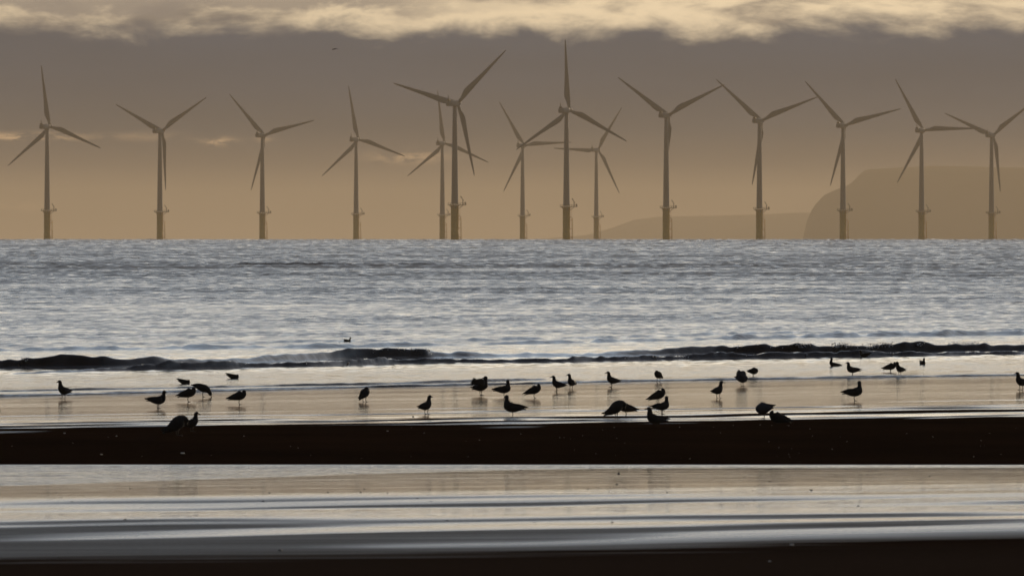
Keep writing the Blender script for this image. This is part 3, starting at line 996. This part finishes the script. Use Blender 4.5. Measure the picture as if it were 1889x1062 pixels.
# a bird on the wing, far off under the cloud edge
fly = empty('flying_bird', ((617 - 944.5) / F * 900, 900, EYE + (EYE_Y - 91) / F * 900), math.radians(150))
m = MB()
m.loft([[(a, w * math.cos(q), h * math.sin(q)) for q in (2 * math.pi * j / 10 for j in range(10))]
        for a, w, h in ((-.2, .03, .01), (-.1, .04, .035), (0, .055, .055), (.1, .05, .05), (.16, .035, .035), (.2, .03, .03), (.25, .006, .006))])
m.build('body', backlit_feather, fly)
for sgn in (-1, 1):
    m = MB()
    m.loft([[(0.03 - 0.16 * f_ * f_ + c_ * math.cos(q), sgn * (0.04 + 0.5 * f_), (0.10 * math.sin(f_ * 3.0) - (0.16 * f_ if sgn > 0 else 0.05 * f_)) + 0.012 * math.sin(q)) for q in (2 * math.pi * j / 8 for j in range(8))]
            for f_, c_ in ((0, .07), (.3, .075), (.6, .06), (.85, .035), (1, .006))])
    m.build('wing', wing_feather, fly)
tag(fly, 'tiny dark bird flying under the bright cloud edge', 'bird')

# ------------------------------------------------------------------ pebbles, shells and added glint flecks on the sand
stone_m = simple_mat('wet_dark_stone', (0.02, 0.018, 0.017), 0.5, 0.4, 0.4, 40)
shell_glint_m = simple_mat('pale_shell_and_glint', (0.62, 0.52, 0.42), 0.3, 0.5, 0.2, 60)
rnd = random.Random(11)


def pebble_mesh(name, mat, seed, flat=0.6):
    r_ = random.Random(seed)
    bm = bmesh.new()
    bmesh.ops.create_icosphere(bm, subdivisions=2, radius=1.0)
    for v in bm.verts:
        n_ = 1 + 0.22 * math.sin(3 * v.co.x + r_.random()) * math.cos(2.3 * v.co.y + seed) + r_.uniform(-0.06, 0.06)
        v.co = Vector((v.co.x * n_ * 1.2, v.co.y * n_, max(v.co.z * n_ * flat, -0.25)))
    me = bpy.data.meshes.new(name)
    bm.to_mesh(me)
    bm.free()
    me.polygons.foreach_set('use_smooth', [True] * len(me.polygons))
    me.materials.append(mat)
    return me


PM = [pebble_mesh('pebble', stone_m, s_) for s_ in range(4)]
SM = [pebble_mesh('shell', shell_glint_m, s_, 0.45) for s_ in range(10, 13)]


def lay(name, me, px, py, r, label, cat, group):
    x, d, g_ = ground_at(px, py)
    o = bpy.data.objects.new(name, me)
    C.objects.link(o)
    o.location = (x, d, g_ + 0.12 * r)
    o.rotation_euler = (0, 0, rnd.uniform(0, 6.28))
    o.scale = (r,) * 3
    tag(o, label, cat, group)


dots = [(1142, 874, 22), (1138, 893, 14), (1085, 902, 12), (1230, 908, 10), (1497, 904, 17), (1373, 880, 8), (1420, 888, 13), (1624, 874, 8), (1715, 878, 14),
        (1094, 867, 9), (960, 867, 11), (1341, 892, 7), (1455, 879, 8), (1540, 875, 10), (1255, 894, 7), (1130, 963, 13), (986, 963, 8), (485, 925, 18), (715, 909, 10),
        (497, 909, 12), (605, 908, 12), (665, 908, 13), (672, 901, 10), (465, 900, 8), (240, 901, 11), (133, 925, 12), (231, 958, 14), (825, 960, 14), (517, 1015, 18),
        (104, 908, 9), (107, 1027, 12), (770, 919, 13), (1070, 924, 9), (1600, 875, 8), (1655, 878, 8), (1391, 897, 6), (1451, 880, 6), (1220, 889, 8), (762, 768, 16)]
for k, (px, py, r) in enumerate(dots):
    lay('pebble', PM[k % 4], px, py, r / 1000.0, 'small dark pebble lying on the shiny wet sand', 'pebble', 'dark pebbles on the wet sand')
for k in range(34):
    px, py = rnd.uniform(0, 1889), rnd.choice([rnd.uniform(868, 930), rnd.uniform(705, 760)])
    lay('pebble', PM[k % 4], px, py, rnd.uniform(0.004, 0.009), 'small dark pebble lying on the shiny wet sand', 'pebble', 'dark pebbles on the wet sand')
shells = [(337, 836, 26, 'large pale shell on the black sand bank below the leaning gull'), (187, 838, 17, 'pale shell on the black sand bank at the far left'),
          (119, 799, 15, 'pale shell at the wet upper edge of the bank at far left'), (215, 804, 10, 'tiny pale shell on the upper bank edge left of the leaning gull'),
          (450, 804, 10, 'tiny pale shell on the upper bank edge right of the leaning gull'), (715, 795, 14, 'pale shell at the bank top below the lone upright gull'),
          (1583, 933, 17, 'pale shell on the blue grey wet sand at the right'), (1461, 1005, 19, 'pale shell on the dark sand near the lower right corner'),
          (1420, 1035, 12, 'tiny pale shell at the edge of the brown sand, lower right'), (1827, 935, 12, 'pale shell on the wet sand near the right edge')]
for k, (px, py, r, lab) in enumerate(shells):
    lay('shell', SM[k % 3], px, py, r / 1000.0, lab, 'shell', 'pale shells on the sand')
for k in range(60):  # pale flecks added to stand for sun glints on the bank
    px, py = rnd.uniform(950, 1889) if k % 4 else rnd.uniform(0, 950), rnd.uniform(782, 846)
    lay('shell', SM[k % 3], px, py, rnd.uniform(0.003, 0.0075), 'tiny pale fleck added as a sun glint on the black sand bank', 'shell', 'glint flecks on the sand bank')

# ------------------------------------------------------------------ haze over the sea
hz = bpy.data.materials.new('haze')
hz.use_nodes = True
hz.node_tree.nodes.clear()
ho = hz.node_tree.nodes.new('ShaderNodeOutputMaterial')
pvn = hz.node_tree.nodes.new('ShaderNodeVolumePrincipled')
pvn.inputs['Color'].default_value = (0.96, 0.79, 0.57, 1)
pvn.inputs['Density'].default_value = 0.000054
pvn.inputs['Anisotropy'].default_value = 0.20
hz.node_tree.links.new(pvn.outputs[0], ho.inputs['Volume'])
m = MB()
m.box((0, 16000, 32), (18000, 33000, 264))
hob = m.build('haze', hz, None, False)
tag(hob, 'thin warm haze lying over the sea', 'haze', None, 'stuff')
